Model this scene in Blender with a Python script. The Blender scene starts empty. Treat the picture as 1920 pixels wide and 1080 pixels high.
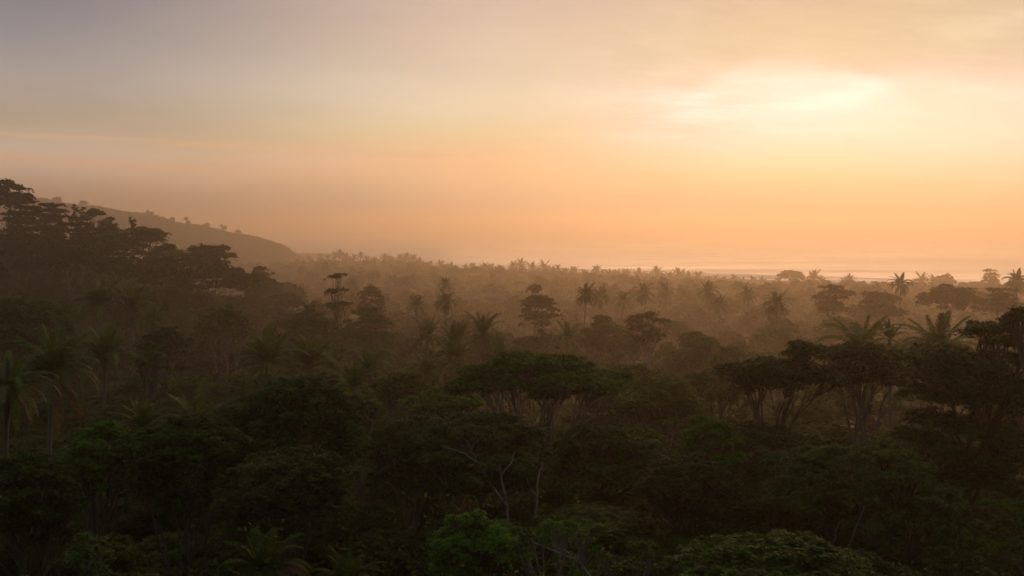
import bpy, math, random
import numpy as np

S = bpy.context.scene
COL = S.collection
PI = math.pi
F = 1867.0          # focal length in photo pixels (35 mm on 36 mm)
CX, HY = 960.0, 425.0   # principal column and horizon row
EYE = 48.0          # camera height
SEA = -7.0          # sea level
def dm(d): return d * .62 if d < 100 else 62 + (d - 100) * 1.683   # distances opened out beyond the first trees
SEA_R = (.24, .46)
DENSITY = 0.00062

# ------------------------------------------------------------------ helpers
def srgb(r, g, b):
    f = lambda c: (c / 255 / 12.92) if c <= 10 else (((c / 255) + .055) / 1.055) ** 2.4
    return (f(r), f(g), f(b), 1.0)

class Geo:
    """collects quads (numpy) and links them as ONE mesh"""
    def __init__(s): s.V = []; s.Q = []; s.n = 0
    def add(s, v, q):
        if len(v) == 0: return
        s.V.append(np.asarray(v, np.float32)); s.Q.append(np.asarray(q, np.int32) + s.n); s.n += len(v)
    def mesh(s, name, mat, smooth=False):
        v = np.concatenate(s.V); q = np.concatenate(s.Q)
        me = bpy.data.meshes.new(name)
        me.vertices.add(len(v)); me.vertices.foreach_set('co', v.ravel())
        me.loops.add(q.size); me.loops.foreach_set('vertex_index', q.ravel())
        me.polygons.add(len(q)); me.polygons.foreach_set('loop_start', np.arange(0, q.size, 4, dtype=np.int32))
        if smooth: me.polygons.foreach_set('use_smooth', np.ones(len(q), bool))
        me.materials.append(mat); me.update(calc_edges=True)
        return me

def link(name, data, parent=None, loc=(0, 0, 0), rot=(0, 0, 0), scale=(1, 1, 1)):
    o = bpy.data.objects.new(name, data); COL.objects.link(o)
    o.location = loc; o.rotation_euler = rot; o.scale = scale
    if parent is not None: o.parent = parent
    return o

def tag(o, label=None, cat=None, group=None, kind=None):
    if label: o['label'] = label
    if cat: o['category'] = cat
    if group: o['group'] = group
    if kind: o['kind'] = kind
    return o

def unit(v): return v / (np.linalg.norm(v, axis=-1, keepdims=True) + 1e-9)

def tube(g, pts, rad, sides=6):
    pts = np.asarray(pts, float); k = len(pts)
    t = unit(np.gradient(pts, axis=0))
    ref = np.array([0.31, 0.93, 0.2]); 
    if abs(np.dot(unit(t.mean(0)), unit(ref))) > .9: ref = np.array([1., 0, 0])
    a = unit(np.cross(t, ref)); b = np.cross(t, a)
    th = np.arange(sides) * 2 * PI / sides
    rad = np.broadcast_to(np.asarray(rad, float), (k,))
    v = pts[:, None] + rad[:, None, None] * (np.cos(th)[None, :, None] * a[:, None] + np.sin(th)[None, :, None] * b[:, None])
    i = np.arange(k - 1)[:, None] * sides; j = np.arange(sides)[None]; j2 = (j + 1) % sides
    q = np.stack([i + j, i + j2, i + sides + j2, i + sides + j], -1).reshape(-1, 4)
    g.add(v.reshape(-1, 3), q)

def leaves(g, c, n, s, rng, aspect=.55):
    """one rhombic leaf per centre"""
    N = len(c)
    if N == 0: return
    n = unit(n); r = rng.normal(size=(N, 3)); t = unit(np.cross(n, r)); b = np.cross(n, t)
    s = np.broadcast_to(np.asarray(s, float), (N,))[:, None] * rng.uniform(.7, 1.3, (N, 1))
    fold = n * s * .12
    v = np.stack([c - t * s, c + b * s * aspect + fold, c + t * s, c - b * s * aspect + fold], 1).reshape(-1, 3)
    g.add(v, np.arange(4 * N).reshape(-1, 4))

def bez(a, b, c, k=6):
    t = np.linspace(0, 1, k)[:, None]
    return (1 - t) ** 2 * a + 2 * t * (1 - t) * b + t * t * c

def sphere_pts(rng, n): return unit(rng.normal(size=(n, 3)))

def smooth(a, b, x):
    t = np.clip((np.asarray(x, float) - a) / (b - a), 0, 1); return t * t * (3 - 2 * t)

# ------------------------------------------------------------------ materials
def new_mat(name):
    m = bpy.data.materials.new(name); m.use_nodes = True
    nt = m.node_tree; nt.nodes.clear()
    out = nt.nodes.new('ShaderNodeOutputMaterial')
    return m, nt, out

def foliage_mat(name, c1, c2, c3, scale=.55, trans=.38, rough=.62, spec=.07):
    m, nt, out = new_mat(name); N = nt.nodes; L = nt.links
    tc = N.new('ShaderNodeTexCoord'); oi = N.new('ShaderNodeObjectInfo')
    no = N.new('ShaderNodeTexNoise'); no.inputs['Scale'].default_value = scale; no.inputs['Detail'].default_value = 5; no.inputs['Roughness'].default_value = .7
    L.new(tc.outputs['Object'], no.inputs['Vector'])
    cr = N.new('ShaderNodeValToRGB'); e = cr.color_ramp.elements
    e[0].position = .3; e[0].color = (*c1, 1); e[1].position = .72; e[1].color = (*c3, 1)
    k = e.new(.5); k.color = (*c2, 1)
    nf = N.new('ShaderNodeTexNoise'); nf.inputs['Scale'].default_value = 5.5; nf.inputs['Detail'].default_value = 2
    L.new(tc.outputs['Object'], nf.inputs['Vector'])
    sm = N.new('ShaderNodeMath'); sm.operation = 'MULTIPLY_ADD'; sm.inputs[1].default_value = .9; L.new(nf.outputs['Fac'], sm.inputs[0])
    so_ = N.new('ShaderNodeMath'); so_.operation = 'SUBTRACT'; so_.inputs[1].default_value = .45; L.new(no.outputs['Fac'], so_.inputs[0]); L.new(so_.outputs[0], sm.inputs[2])
    L.new(sm.outputs[0], cr.inputs['Fac'])
    hs = N.new('ShaderNodeHueSaturation'); L.new(cr.outputs['Color'], hs.inputs['Color'])
    for tgt, a, b in (('Hue', .475, .52), ('Value', .75, 1.3), ('Saturation', .85, 1.1)):
        mr = N.new('ShaderNodeMapRange'); mr.inputs['To Min'].default_value = a; mr.inputs['To Max'].default_value = b
        if tgt == 'Value':
            mm = N.new('ShaderNodeMath'); mm.operation = 'FRACT'; ml = N.new('ShaderNodeMath'); ml.operation = 'MULTIPLY'; ml.inputs[1].default_value = 7.31
            L.new(oi.outputs['Random'], ml.inputs[0]); L.new(ml.outputs[0], mm.inputs[0]); L.new(mm.outputs[0], mr.inputs['Value'])
        else: L.new(oi.outputs['Random'], mr.inputs['Value'])
        L.new(mr.outputs['Result'], hs.inputs[tgt])
    p = N.new('ShaderNodeBsdfPrincipled'); p.inputs['Roughness'].default_value = rough; p.inputs['Specular IOR Level'].default_value = spec
    L.new(hs.outputs['Color'], p.inputs['Base Color'])
    tr = N.new('ShaderNodeBsdfTranslucent')
    tm = N.new('ShaderNodeMixRGB'); tm.blend_type = 'MULTIPLY'; tm.inputs['Fac'].default_value = 1; tm.inputs['Color2'].default_value = (1.3, 1.25, .5, 1)
    L.new(hs.outputs['Color'], tm.inputs['Color1']); L.new(tm.outputs['Color'], tr.inputs['Color'])
    mx = N.new('ShaderNodeMixShader'); mx.inputs['Fac'].default_value = trans
    L.new(p.outputs[0], mx.inputs[1]); L.new(tr.outputs[0], mx.inputs[2]); L.new(mx.outputs[0], out.inputs['Surface'])
    return m

def bark_mat(name, c1, c2, scale=3.0):
    m, nt, out = new_mat(name); N = nt.nodes; L = nt.links
    tc = N.new('ShaderNodeTexCoord'); mp = N.new('ShaderNodeMapping'); mp.inputs['Scale'].default_value = (1, 1, .25)
    no = N.new('ShaderNodeTexNoise'); no.inputs['Scale'].default_value = scale; no.inputs['Detail'].default_value = 6
    L.new(tc.outputs['Object'], mp.inputs['Vector']); L.new(mp.outputs[0], no.inputs['Vector'])
    cr = N.new('ShaderNodeValToRGB'); cr.color_ramp.elements[0].position = .35; cr.color_ramp.elements[0].color = (*c1, 1)
    cr.color_ramp.elements[1].position = .65; cr.color_ramp.elements[1].color = (*c2, 1)
    L.new(no.outputs['Fac'], cr.inputs['Fac'])
    p = N.new('ShaderNodeBsdfPrincipled'); p.inputs['Roughness'].default_value = .85; p.inputs['Specular IOR Level'].default_value = .2
    L.new(cr.outputs['Color'], p.inputs['Base Color'])
    bp = N.new('ShaderNodeBump'); bp.inputs['Strength'].default_value = .4; bp.inputs['Distance'].default_value = .05
    L.new(no.outputs['Fac'], bp.inputs['Height']); L.new(bp.outputs[0], p.inputs['Normal'])
    L.new(p.outputs[0], out.inputs['Surface'])
    return m

M = dict(
    deep=foliage_mat('deep_green_leaves', (.018, .042, .006), (.042, .088, .011), (.085, .15, .016)),
    olive=foliage_mat('olive_leaves', (.024, .042, .006), (.060, .090, .011), (.11, .145, .016)),
    bright=foliage_mat('bright_green_leaves', (.035, .08, .010), (.066, .135, .013), (.115, .20, .02)),
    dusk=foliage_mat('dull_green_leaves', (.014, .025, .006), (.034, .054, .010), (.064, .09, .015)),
    russet=foliage_mat('russet_leaves', (.05, .035, .010), (.08, .05, .012), (.11, .065, .014)),
    palm=foliage_mat('palm_leaflets', (.04, .072, .009), (.07, .108, .013), (.12, .15, .02), scale=.4, trans=.3, rough=.5, spec=.15),
    palmdark=foliage_mat('shaded_palm_leaflets', (.022, .042, .008), (.036, .062, .010), (.06, .09, .014), scale=.4, trans=.3),  # darker copy of palm leaflets, foreground shade put into the colour
    dry=foliage_mat('dry_palm_leaflets', (.10, .075, .03), (.15, .105, .045), (.21, .15, .06), scale=.4, trans=.25),
    pale=bark_mat('pale_bark', (.13, .105, .085), (.28, .235, .19)),
    grey=bark_mat('grey_bark', (.09, .075, .06), (.19, .16, .13)),
    dark=bark_mat('dark_bark', (.06, .048, .036), (.13, .10, .08)),
    palmbark=bark_mat('palm_bark', (.075, .062, .05), (.17, .14, .115), 5),
)
m, nt, out = new_mat('forest_floor'); N = nt.nodes; L = nt.links
no = N.new('ShaderNodeTexNoise'); no.inputs['Scale'].default_value = .15; no.inputs['Detail'].default_value = 8
tc = N.new('ShaderNodeTexCoord'); L.new(tc.outputs['Object'], no.inputs['Vector'])
cr = N.new('ShaderNodeValToRGB'); cr.color_ramp.elements[0].color = (.012, .018, .007, 1); cr.color_ramp.elements[1].color = (.04, .04, .015, 1)
L.new(no.outputs['Fac'], cr.inputs['Fac']); p = N.new('ShaderNodeBsdfPrincipled'); p.inputs['Roughness'].default_value = .95
L.new(cr.outputs['Color'], p.inputs['Base Color']); L.new(p.outputs[0], out.inputs['Surface']); M['floor'] = m

# sea: long swells running parallel to the shore
m, nt, out = new_mat('sea_water'); N = nt.nodes; L = nt.links
tc = N.new('ShaderNodeTexCoord')
def wave_noise(sx, sy, det, rot=-0.12):
    mp = N.new('ShaderNodeMapping'); mp.inputs['Scale'].default_value = (sx, sy, 1); mp.inputs['Rotation'].default_value = (0, 0, rot)
    no = N.new('ShaderNodeTexNoise'); no.inputs['Scale'].default_value = 1; no.inputs['Detail'].default_value = det; no.inputs['Roughness'].default_value = .55
    L.new(tc.outputs['Object'], mp.inputs['Vector']); L.new(mp.outputs[0], no.inputs['Vector']); return no
n1 = wave_noise(.0016, .0125, 4); n2 = wave_noise(.006, .05, 3)
ad = N.new('ShaderNodeMath'); ad.operation = 'MULTIPLY_ADD'; ad.inputs[1].default_value = .35; L.new(n2.outputs['Fac'], ad.inputs[0]); L.new(n1.outputs['Fac'], ad.inputs[2])
mr = N.new('ShaderNodeMapRange'); mr.inputs['From Min'].default_value = .5; mr.inputs['From Max'].default_value = .86; mr.inputs['To Min'].default_value = SEA_R[0]; mr.inputs['To Max'].default_value = SEA_R[1]
L.new(ad.outputs[0], mr.inputs['Value'])
bp = N.new('ShaderNodeBump'); bp.inputs['Strength'].default_value = .25; bp.inputs['Distance'].default_value = 1.0
L.new(ad.outputs[0], bp.inputs['Height'])
p = N.new('ShaderNodeBsdfPrincipled'); p.inputs['Base Color'].default_value = (.50, .455, .47, 1); p.inputs['IOR'].default_value = 1.33  # pale pinkish base colour stands in for sky reflected on the water
L.new(mr.outputs['Result'], p.inputs['Roughness'])
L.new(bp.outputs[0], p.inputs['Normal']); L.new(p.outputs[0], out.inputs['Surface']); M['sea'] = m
m, nt, out = new_mat('white_surf'); N = nt.nodes; L = nt.links
p = N.new('ShaderNodeBsdfPrincipled'); p.inputs['Base Color'].default_value = (.75, .74, .72, 1); p.inputs['Roughness'].default_value = .7
L.new(p.outputs[0], out.inputs['Surface']); M['surf'] = m

# ------------------------------------------------------------------ terrain
SA, SB = 1240., .806
def shore_y(x): return np.maximum(SA - SB * np.asarray(x, float), 200) + np.where(np.asarray(x) < -334, 500, 0)
def ground_z(x, y):
    x = np.asarray(x, float); y = np.asarray(y, float)
    r = np.hypot(x, np.maximum(y, 0))
    g = np.interp(r, [0, 14, 24, 34, 50, 95, 146, 205, 285, 420, 660, 850, 1800], [45.5, 42, 35.5, 31, 29, 21.5, 16, 9, 1, -3, -4, -4.5, -4.8])
    g = np.where(y < 0, np.maximum(g, 40), g)
    s = (shore_y(x) - y) * .778
    k = smooth(-12, 45, s); g = g * k + (SEA - 3) * (1 - k)
    # near spur on the left
    hx = np.interp(-x, [24, 41, 62, 71, 86, 101, 116, 146, 205, 420], [0, 2, 9, 14, 21, 25, 32, 41, 44, 44])
    hy = np.exp(-((y - 292) / np.where(y < 292, 85, 105)) ** 2)
    g = g + hx * hy
    # far headland
    fz = np.interp(x, [-1500, -800, -699, -645, -617, -590, -559, -520, -493, -454, -427, -404, -373, -353, -342, -335, -328], [88, 88, 85, 77, 76, 68.5, 64.5, 57.5, 49, 45, 39, 33, 25, 20, 14, 5, -10]) + 12
    fy = np.exp(-((y - 1450) / np.where(y < 1450, 120, 190)) ** 2)
    return np.maximum(g, fz * fy - 12)

xs = np.unique(np.concatenate([np.arange(-1000, 800, 9.), np.arange(-3000, -1000, 120.), np.arange(800, 3000, 120.)]))
ys = np.unique(np.concatenate([np.arange(-40, 2000, 9.), np.arange(-3000, -40, 120.)]))
X, Y = np.meshgrid(xs, ys); Z = ground_z(X, Y)
g = Geo(); nx, ny = len(xs), len(ys); i = np.arange(ny - 1)[:, None] * nx + np.arange(nx - 1)[None]
g.add(np.stack([X, Y, Z], -1).reshape(-1, 3), np.stack([i, i + 1, i + 1 + nx, i + nx], -1).reshape(-1, 4))
tag(link('ground', g.mesh('ground', M['floor'], True)), 'forest floor sloping down to the coast', kind='structure')
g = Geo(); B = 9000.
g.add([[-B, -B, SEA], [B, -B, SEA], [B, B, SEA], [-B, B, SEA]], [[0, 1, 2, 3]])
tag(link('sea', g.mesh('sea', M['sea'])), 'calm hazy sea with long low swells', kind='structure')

def at(px, py, d): return (px - CX) / F * d, d, EYE - (py - HY) / F * d
def to_px(x, y, z): return CX + x / y * F, HY + (EYE - z) / y * F

# breaking wave lines
def surf_line(off, x0, x1, seed, wmax):
    rng = np.random.default_rng(seed); n = int((x1 - x0) / 5); x = np.linspace(x0, x1, n)
    y = SA - SB * x + off + 9 * np.sin(x / 37 + seed) + 5 * np.sin(x / 13.)
    w = wmax * np.clip(.25 + .9 * np.sin(x / 61 + seed * 2) + .5 * np.sin(x / 17.), .05, 1.5)
    z = SEA + .35
    v = np.stack([np.stack([x, y - w, 0 * x + SEA + .1], -1), np.stack([x, y - w * .2, 0 * x + z + .7], -1), np.stack([x, y + w * .4, 0 * x + SEA + .1], -1)], 1).reshape(-1, 3)
    i = np.arange(n - 1)[:, None] * 3 + np.arange(2)[None]
    g = Geo(); g.add(v, np.stack([i, i + 3, i + 4, i + 1], -1).reshape(-1, 4)); return g

# ------------------------------------------------------------------ broadleaf trees
def pads_for(kind, H, R, T, rng):
    P = []  # centre, (rx,ry,rz)
    def pad(x, y, z, r, f=.2): P.append((np.array([x, y, z]), np.array([r * rng.uniform(.8, 1.3), r * rng.uniform(.8, 1.3), r * f * rng.uniform(.7, 1.3)])))
    wob = rng.uniform(0, 6.28, 3)
    def edge(a): return 1 + .13 * math.sin(2 * a + wob[0]) + .10 * math.sin(3 * a + wob[1]) + .07 * math.sin(5 * a + wob[2])
    if kind == 'umbrella':
        n = 40
        for i in range(n):
            a = i * 2.39996 + rng.uniform(-.4, .4); q = math.sqrt((i + .5) / n); rr = q * R * .86 * edge(a)
            z = H - T * .1 - T * .62 * q ** 2.2 + rng.normal() * T * .06
            pad(rr * math.cos(a), rr * math.sin(a), z, R * rng.uniform(.14, .27), .17)
        for i in range(13):
            rr = R * rng.uniform(.2, .9); a = rng.uniform(0, 2 * PI)
            pad(rr * math.cos(a), rr * math.sin(a), H - T * rng.uniform(.55, 1.0), R * rng.uniform(.09, .18), .2)
    elif kind in ('layered', 'pagoda'):
        tiers = 5 if kind == 'layered' else 3
        for l in range(tiers):
            f = l / (tiers - 1); rl = R * (.45 + .55 * f ** .7 if kind == 'layered' else (.85, .8, 1.)[l])
            cx, cy = rng.normal(size=2) * R * .12
            for i in range(5 + 2 * l):
                a = rng.uniform(0, 2 * PI); rr = rl * math.sqrt(rng.uniform(.03, 1)) * .8 * edge(a)
                pad(cx + rr * math.cos(a), cy + rr * math.sin(a), H - T * (.05 + .88 * f) + rng.normal() * T * .022 - rr / R * T * .06, R * rng.uniform(.2, .36), .13)
    elif kind in ('dome', 'oval', 'bush'):
        n = {'dome': 52, 'oval': 46, 'bush': 60}[kind]
        v = sphere_pts(rng, n); f = .3 if kind == 'bush' else .22
        cz = H - (T if kind == 'dome' else T * .52)
        for k in range(n):
            d = v[k]; a = math.atan2(d[1], d[0]); e = edge(a)
            if kind == 'dome': d[2] = abs(d[2]); z = cz + d[2] * T * .88 * rng.uniform(.86, 1.02)
            else: z = cz + d[2] * T * .45
            q = rng.uniform(.58, .9) * e
            pad(d[0] * R * q, d[1] * R * q, z, R * rng.uniform(.15, .32) * (1.15 if kind == 'bush' else 1), f)
        if kind == 'dome':
            for k in range(16):
                a = rng.uniform(0, 2 * PI); rr = R * rng.uniform(.3, .95)
                pad(rr * math.cos(a), rr * math.sin(a), cz - rng.uniform(-.1, .3) * T, R * rng.uniform(.13, .25), .22)
    elif kind == 'sparse':
        for i in range(22):
            rr = R * rng.uniform(.1, .9); a = rng.uniform(0, 2 * PI)
            pad(rr * math.cos(a), rr * math.sin(a), H - T * rng.uniform(.02, .95) - rr / R * T * .15, R * rng.uniform(.1, .22), .25)
    elif kind == 'vine':
        n = 30
        for i in range(n):
            a = i * 2.39996; q = math.sqrt((i + .5) / n); rr = q * R * .82 * edge(a)
            pad(rr * math.cos(a), rr * math.sin(a), H - T * .06 - T * .32 * q ** 2.4 + rng.normal() * T * .03, R * rng.uniform(.16, .3), .25)
        for i in range(44):      # hanging curtains of creeper
            a = rng.uniform(0, 2 * PI); rr = R * rng.uniform(.6, 1.0) * edge(a); zt = H - T * rng.uniform(.25, .45); zb = H - T * rng.uniform(.45, 1.2); x, y = rr * math.cos(a), rr * math.sin(a)
            for z in np.arange(zt, zb, -R * .17):
                x += rng.normal() * R * .03; y += rng.normal() * R * .03; w_ = R * rng.uniform(.07, .15)
                P.append((np.array([x, y, z]), np.array([w_, w_, R * .12])))
    return P

def broadleaf(kind, H, R, T, d, seed, bark='pale', leaf=None, fork=.45, stems=1, cover=2.0, lean=0.0, trunk_r=None, shape=None):
    """returns (trunk Geo, crown Geo) with the base at the origin"""
    rng = np.random.default_rng(seed)
    s = (leaf or 1) * min(max(.0018 * d, .05), 1.35)
    tg, cg = Geo(), Geo()
    P = pads_for(kind, H, R, T, rng) if shape is None else shape(H, R, T, rng)
    nv = 30 if kind == 'vine' else len(P)
    far = d > 220
    r0 = trunk_r or max(.15, .019 * H) * (1 if stems == 1 else .75)
    if far: r0 = max(r0, .0010 * d)
    sides = 5 if far else 8
    zf = max(min(H * fork, H - T * 1.0), H * .22)
    C = np.array([p[0] for p in P[:nv]]); used = np.zeros(nv, bool)
    nprim = (3 if far else 5) if stems == 1 else (2 if far else 3)
    # farthest-point seeds for the main limbs
    total = nprim * stems; seeds = [int(rng.integers(nv))]
    while len(seeds) < min(total, nv):
        dist = np.min([np.linalg.norm(C - C[k], axis=1) for k in seeds], 0); seeds.append(int(np.argmax(dist * rng.uniform(.7, 1, nv))))
    own = np.argmin([np.linalg.norm(C - C[k], axis=1) for k in seeds], 0)
    cents = [C[own == k].mean(0) for k in range(len(seeds))]
    order = sorted(range(len(cents)), key=lambda k: math.atan2(cents[k][1], cents[k][0]))
    tips = .02 if not far else .00025 * d
    for st in range(stems):
        mine = order[st * nprim:(st + 1) * nprim]
        if not mine: continue
        mc = np.mean([cents[k] for k in mine], 0)
        off = mc[:2] * (.35 if stems > 1 else .12)
        top = np.array([off[0] + lean * H, off[1], zf * rng.uniform(.85, 1.1)])
        ang = math.atan2(mc[1], mc[0]); base = np.array([math.cos(ang) * r0 * (1.6 if stems > 1 else 0), math.sin(ang) * r0 * (1.6 if stems > 1 else 0), -.8])
        mid = (base + top) / 2 + np.append(rng.normal(size=2) * R * .07, 0)
        pts = bez(base, mid, top, 9); pts[1:-1, :2] += rng.normal(size=(7, 2)) * r0 * .25
        tube(tg, pts, np.concatenate([[r0 * 1.5, r0 * 1.15], np.linspace(r0 * 1.05, r0 * .75, 7)]), sides)
        axis = top - mid
        for j, k in enumerate(mine):
            c = cents[k]; u = .12 * j / max(1, len(mine) - 1)
            s0 = top - axis * u * 2 * rng.uniform(.4, 1)
            e = s0 + (c - s0) * rng.uniform(.62, .8)
            ctl = s0 * .5 + e * .5 + unit(axis) * np.linalg.norm(e - s0) * rng.uniform(.08, .25); ctl += rng.normal(size=3) * R * .05
            r1 = r0 * .72 * rng.uniform(.5, .75)
            lp = bez(s0, ctl, e, 8); lp[1:-1] += rng.normal(size=(6, 3)) * R * .018
            tube(tg, lp, np.linspace(r1, max(r1 * .42, tips), 8), 5 if far else 6)
            kids = [q for q in np.nonzero(own == k)[0]]; rng.shuffle(kids)
            for q in kids[:(3 if far else 9)]:
                t0 = lp[rng.integers(3, 8)]; e2 = C[q] - np.array([0, 0, P[q][1][2] * .3])
                ct = (t0 + e2) / 2 + np.array([0, 0, .12]) * np.linalg.norm(e2 - t0) * rng.uniform(-.5, 1) + rng.normal(size=3) * R * .03
                sp_ = bez(t0, ct, e2, 6); sp_[1:-1] += rng.normal(size=(4, 3)) * R * .012
                r2 = r1 * rng.uniform(.28, .45)
                tube(tg, sp_, np.linspace(max(r2, tips), max(.02, tips * .8), 6), 4 if far else 5)
                if not far:
                    for b in range(3):
                        e3 = C[q] + sphere_pts(rng, 1)[0] * P[q][1] * .85
                        tube(tg, bez(sp_[3], (sp_[3] + e3) / 2 + rng.normal(size=3) * R * .02, e3, 4), np.linspace(max(.035, r2 * .4), .015, 4), 4)
    for c, rad in P:
        rm = (rad[0] + rad[1]) / 2
        nt_ = int(np.clip(7 * (rm / max(s, .08) / 5) ** 1.25, 4, 40))
        a = rng.uniform(0, 2 * PI, nt_); q = np.sqrt(rng.uniform(0, 1, nt_))
        hgt = np.sqrt(np.clip(1 - q ** 2, 0, 1)) * rng.uniform(-.25, 1, nt_)
        tcn = c + np.stack([np.cos(a) * q * rad[0], np.sin(a) * q * rad[1], hgt * rad[2] - .25 * q ** 2 * rad[2]], 1)
        area = PI * rad[0] * rad[1] * (1.25 + .8 * rad[2] / rm)
        n = max(3, int(cover * 1.25 * area / (s * s * 1.1) / nt_))
        tr = np.clip(1.05 * rm / math.sqrt(nt_), .06, .5 * rm + .06)
        off = rng.normal(size=(nt_, n, 3)) * np.array([tr, tr, max(tr * .34, s * .45)]) * .62 * rng.uniform(.6, 1.3, (nt_, 1, 1))
        off[..., 2] -= .35 * (off[..., 0] ** 2 + off[..., 1] ** 2) / (tr + .05)
        pos = (tcn[:, None] + off).reshape(-1, 3)
        nor = np.array([0, 0, 1.0]) + .35 * unit(pos - (c - np.array([0, 0, rm]))) + rng.normal(size=pos.shape) * .42
        leaves(cg, pos, nor, s, rng)
    return tg, cg

def pixel_pads(rows, px0, d, depth, rep=3):
    """crown layout of an individual tree: pads at given sideways offset and height, repeated through the depth of the crown"""
    def shape(H, R, T, rng):
        P = []; k = d / F
        for (px, py, w, h) in rows:
            x = (px - px0) * k; z = EYE - (py - HY) * k; rx = w * k / 2
            for r in range(rep):
                y = (r - (rep - 1) / 2) * depth / max(rep - 1, 1) * rng.uniform(.6, 1) if rep > 1 else 0
                sh = 1 - .35 * abs(r - (rep - 1) / 2)
                P.append((np.array([x + rng.normal() * rx * .2 * (r != (rep - 1) / 2), y, z - shape.base - abs(y) * .04]), np.array([rx * sh, max(rx * .8, depth / rep * .7), h * k / 2 * 1.0])))
        return P
    return shape

# ------------------------------------------------------------------ palms
def frond_geo(g, Lf, e0, droop, rng, az=0., pairs=40, wid=.06, llen=.95, base=(0, 0, 0), rach=.035, twist=0., hang=.5):
    k = 14; t = np.linspace(0, 1, k); el = e0 - droop * t ** 1.4
    ds = Lf / (k - 1)
    x = np.concatenate([[0], np.cumsum(np.cos(el[:-1]) * ds)]); z = np.concatenate([[0], np.cumsum(np.sin(el[:-1]) * ds)])
    sx = twist * t ** 2 * Lf
    pts = np.stack([x, sx, z], 1)
    R = np.array([[math.cos(az), -math.sin(az), 0], [math.sin(az), math.cos(az), 0], [0, 0, 1]])
    base = np.asarray(base, float)
    tube(g, pts @ R.T + base, np.linspace(rach, rach * .25, k), 4)
    tt = np.linspace(.14, .995, pairs); 
    pos = np.stack([np.interp(tt, t, pts[:, j]) for j in range(3)], 1)
    tan = unit(np.stack([np.interp(tt, t, np.gradient(pts[:, j])) for j in range(3)], 1))
    up = unit(np.cross(tan, np.array([0, 1., 0])) * -1); up = np.where(up[:, 2:3] < 0, -up, up) if e0 < 1.2 else up
    side = np.cross(up, tan)
    for sg in (-1, 1):
        ll = llen * np.clip(np.sin(PI * (tt * .78 + .16)) ** .6, .2, 1) * rng.uniform(.88, 1.1, pairs)
        fw = .75 + .7 * tt
        d1 = unit(side * sg + tan * fw[:, None] + up * .25 + rng.normal(size=(pairs, 3)) * .07)
        d2 = unit(d1 + np.array([0, 0, -hang]) + rng.normal(size=(pairs, 3)) * .07)
        p0 = pos; p1 = p0 + d1 * ll[:, None] * .5; p2 = p1 + d2 * ll[:, None] * .55
        wv = unit(tan + rng.normal(size=(pairs, 3)) * .15) * wid
        v = np.stack([p0 - wv * .5, p0 + wv * .5, p1 + wv * .6, p1 - wv * .6, p2 + wv * .12, p2 - wv * .12], 1) @ R.T + base
        i = np.arange(pairs)[:, None] * 6
        q = np.concatenate([i + np.array([[0, 1, 2, 3]]), i + np.array([[3, 2, 4, 5]])])
        g.add(v.reshape(-1, 3), q)

# age classes of a frond: initial elevation, droop
AGES = [(1.46, .35), (1.25, .8), (1.05, 1.25), (.8, 1.6), (.5, 1.75), (.15, 1.6), (-.3, 1.1), (-.8, .6)]
FR = {}
def frond_mesh(age, lod, mat='palm'):
    key = (age, lod, mat)
    if key not in FR:
        rng = np.random.default_rng(100 + age * 7 + lod)
        g = Geo(); e0, dr = AGES[age]
        frond_geo(g, 4.0, e0, dr, rng, pairs=(74, 48)[lod], wid=(.05, .09)[lod], llen=.74, rach=(.04, .055)[lod], twist=rng.uniform(-.12, .12), hang=.35 + .12 * age)
        FR[key] = g.mesh('frond', M[mat])
    return FR[key]

TRUNK = {}
def palm_trunk_mesh(k):
    if k not in TRUNK:
        rng = np.random.default_rng(50 + k); g = Geo(); n = 14
        z = np.linspace(-.04, 1.0, n); b = rng.uniform(-.05, .05, 2)
        pts = np.stack([b[0] * 14 * (z - z ** 2) * 1.6, b[1] * 14 * (z - z ** 2) * 1.6, z], 1)
        tube(g, pts, np.interp(z, [0, .06, .9, 1], [.24, .17, .13, .17]), 8)
        TRUNK[k] = g.mesh('palm_trunk', M['palmbark'], True)
    return TRUNK[k]

def palm_plan(style, rng):
    n = {'normal': 32, 'shuttle': 28, 'droop': 38, 'young': 12, 'fan': 9}[style]
    out = []
    for i in range(n):
        f = (i + .5) / n
        if style == 'normal': a = np.interp(f, [0, .2, 1], [0, 1.6, 6.6])
        elif style == 'shuttle': a = np.interp(f, [0, .5, 1], [0, 1.4, 5.6])
        elif style == 'droop': a = np.interp(f, [0, .15, .6, 1], [0.4, 2.5, 5, 7.4])
        elif style == 'young': a = np.interp(f, [0, .6, 1], [0, 1.0, 3])
        else: a = np.interp(f, [0, 1], [0, 3.2])
        out.append((int(np.clip(round(a + rng.normal() * .35), 0, 7)), i * 2.39996 + rng.uniform(-.25, .25), rng.uniform(.82, 1.08) * (0.85 if a < .8 else 1)))
    return out

CR = {}
def palm_crown_mesh(style, var, lod):
    key = (style, var, lod)
    if key not in CR:
        rng = np.random.default_rng(900 + var * 13 + hash(style) % 1 + len(style)); g = Geo()
        pr, wd = {1: (38, .15), 2: (18, .34)}[lod]
        for a, az, sc in palm_plan(style, rng):
            e0, dr = AGES[a]
            frond_geo(g, 4.0 * sc, e0, dr, rng, az=az, pairs=pr, wid=wd, llen=.74, rach=(.05, .06, .09)[lod], twist=rng.uniform(-.12, .12), hang=.35 + .12 * a)
        CR[key] = g.mesh('palm_crown', M['palm'])
    return CR[key]

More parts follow.
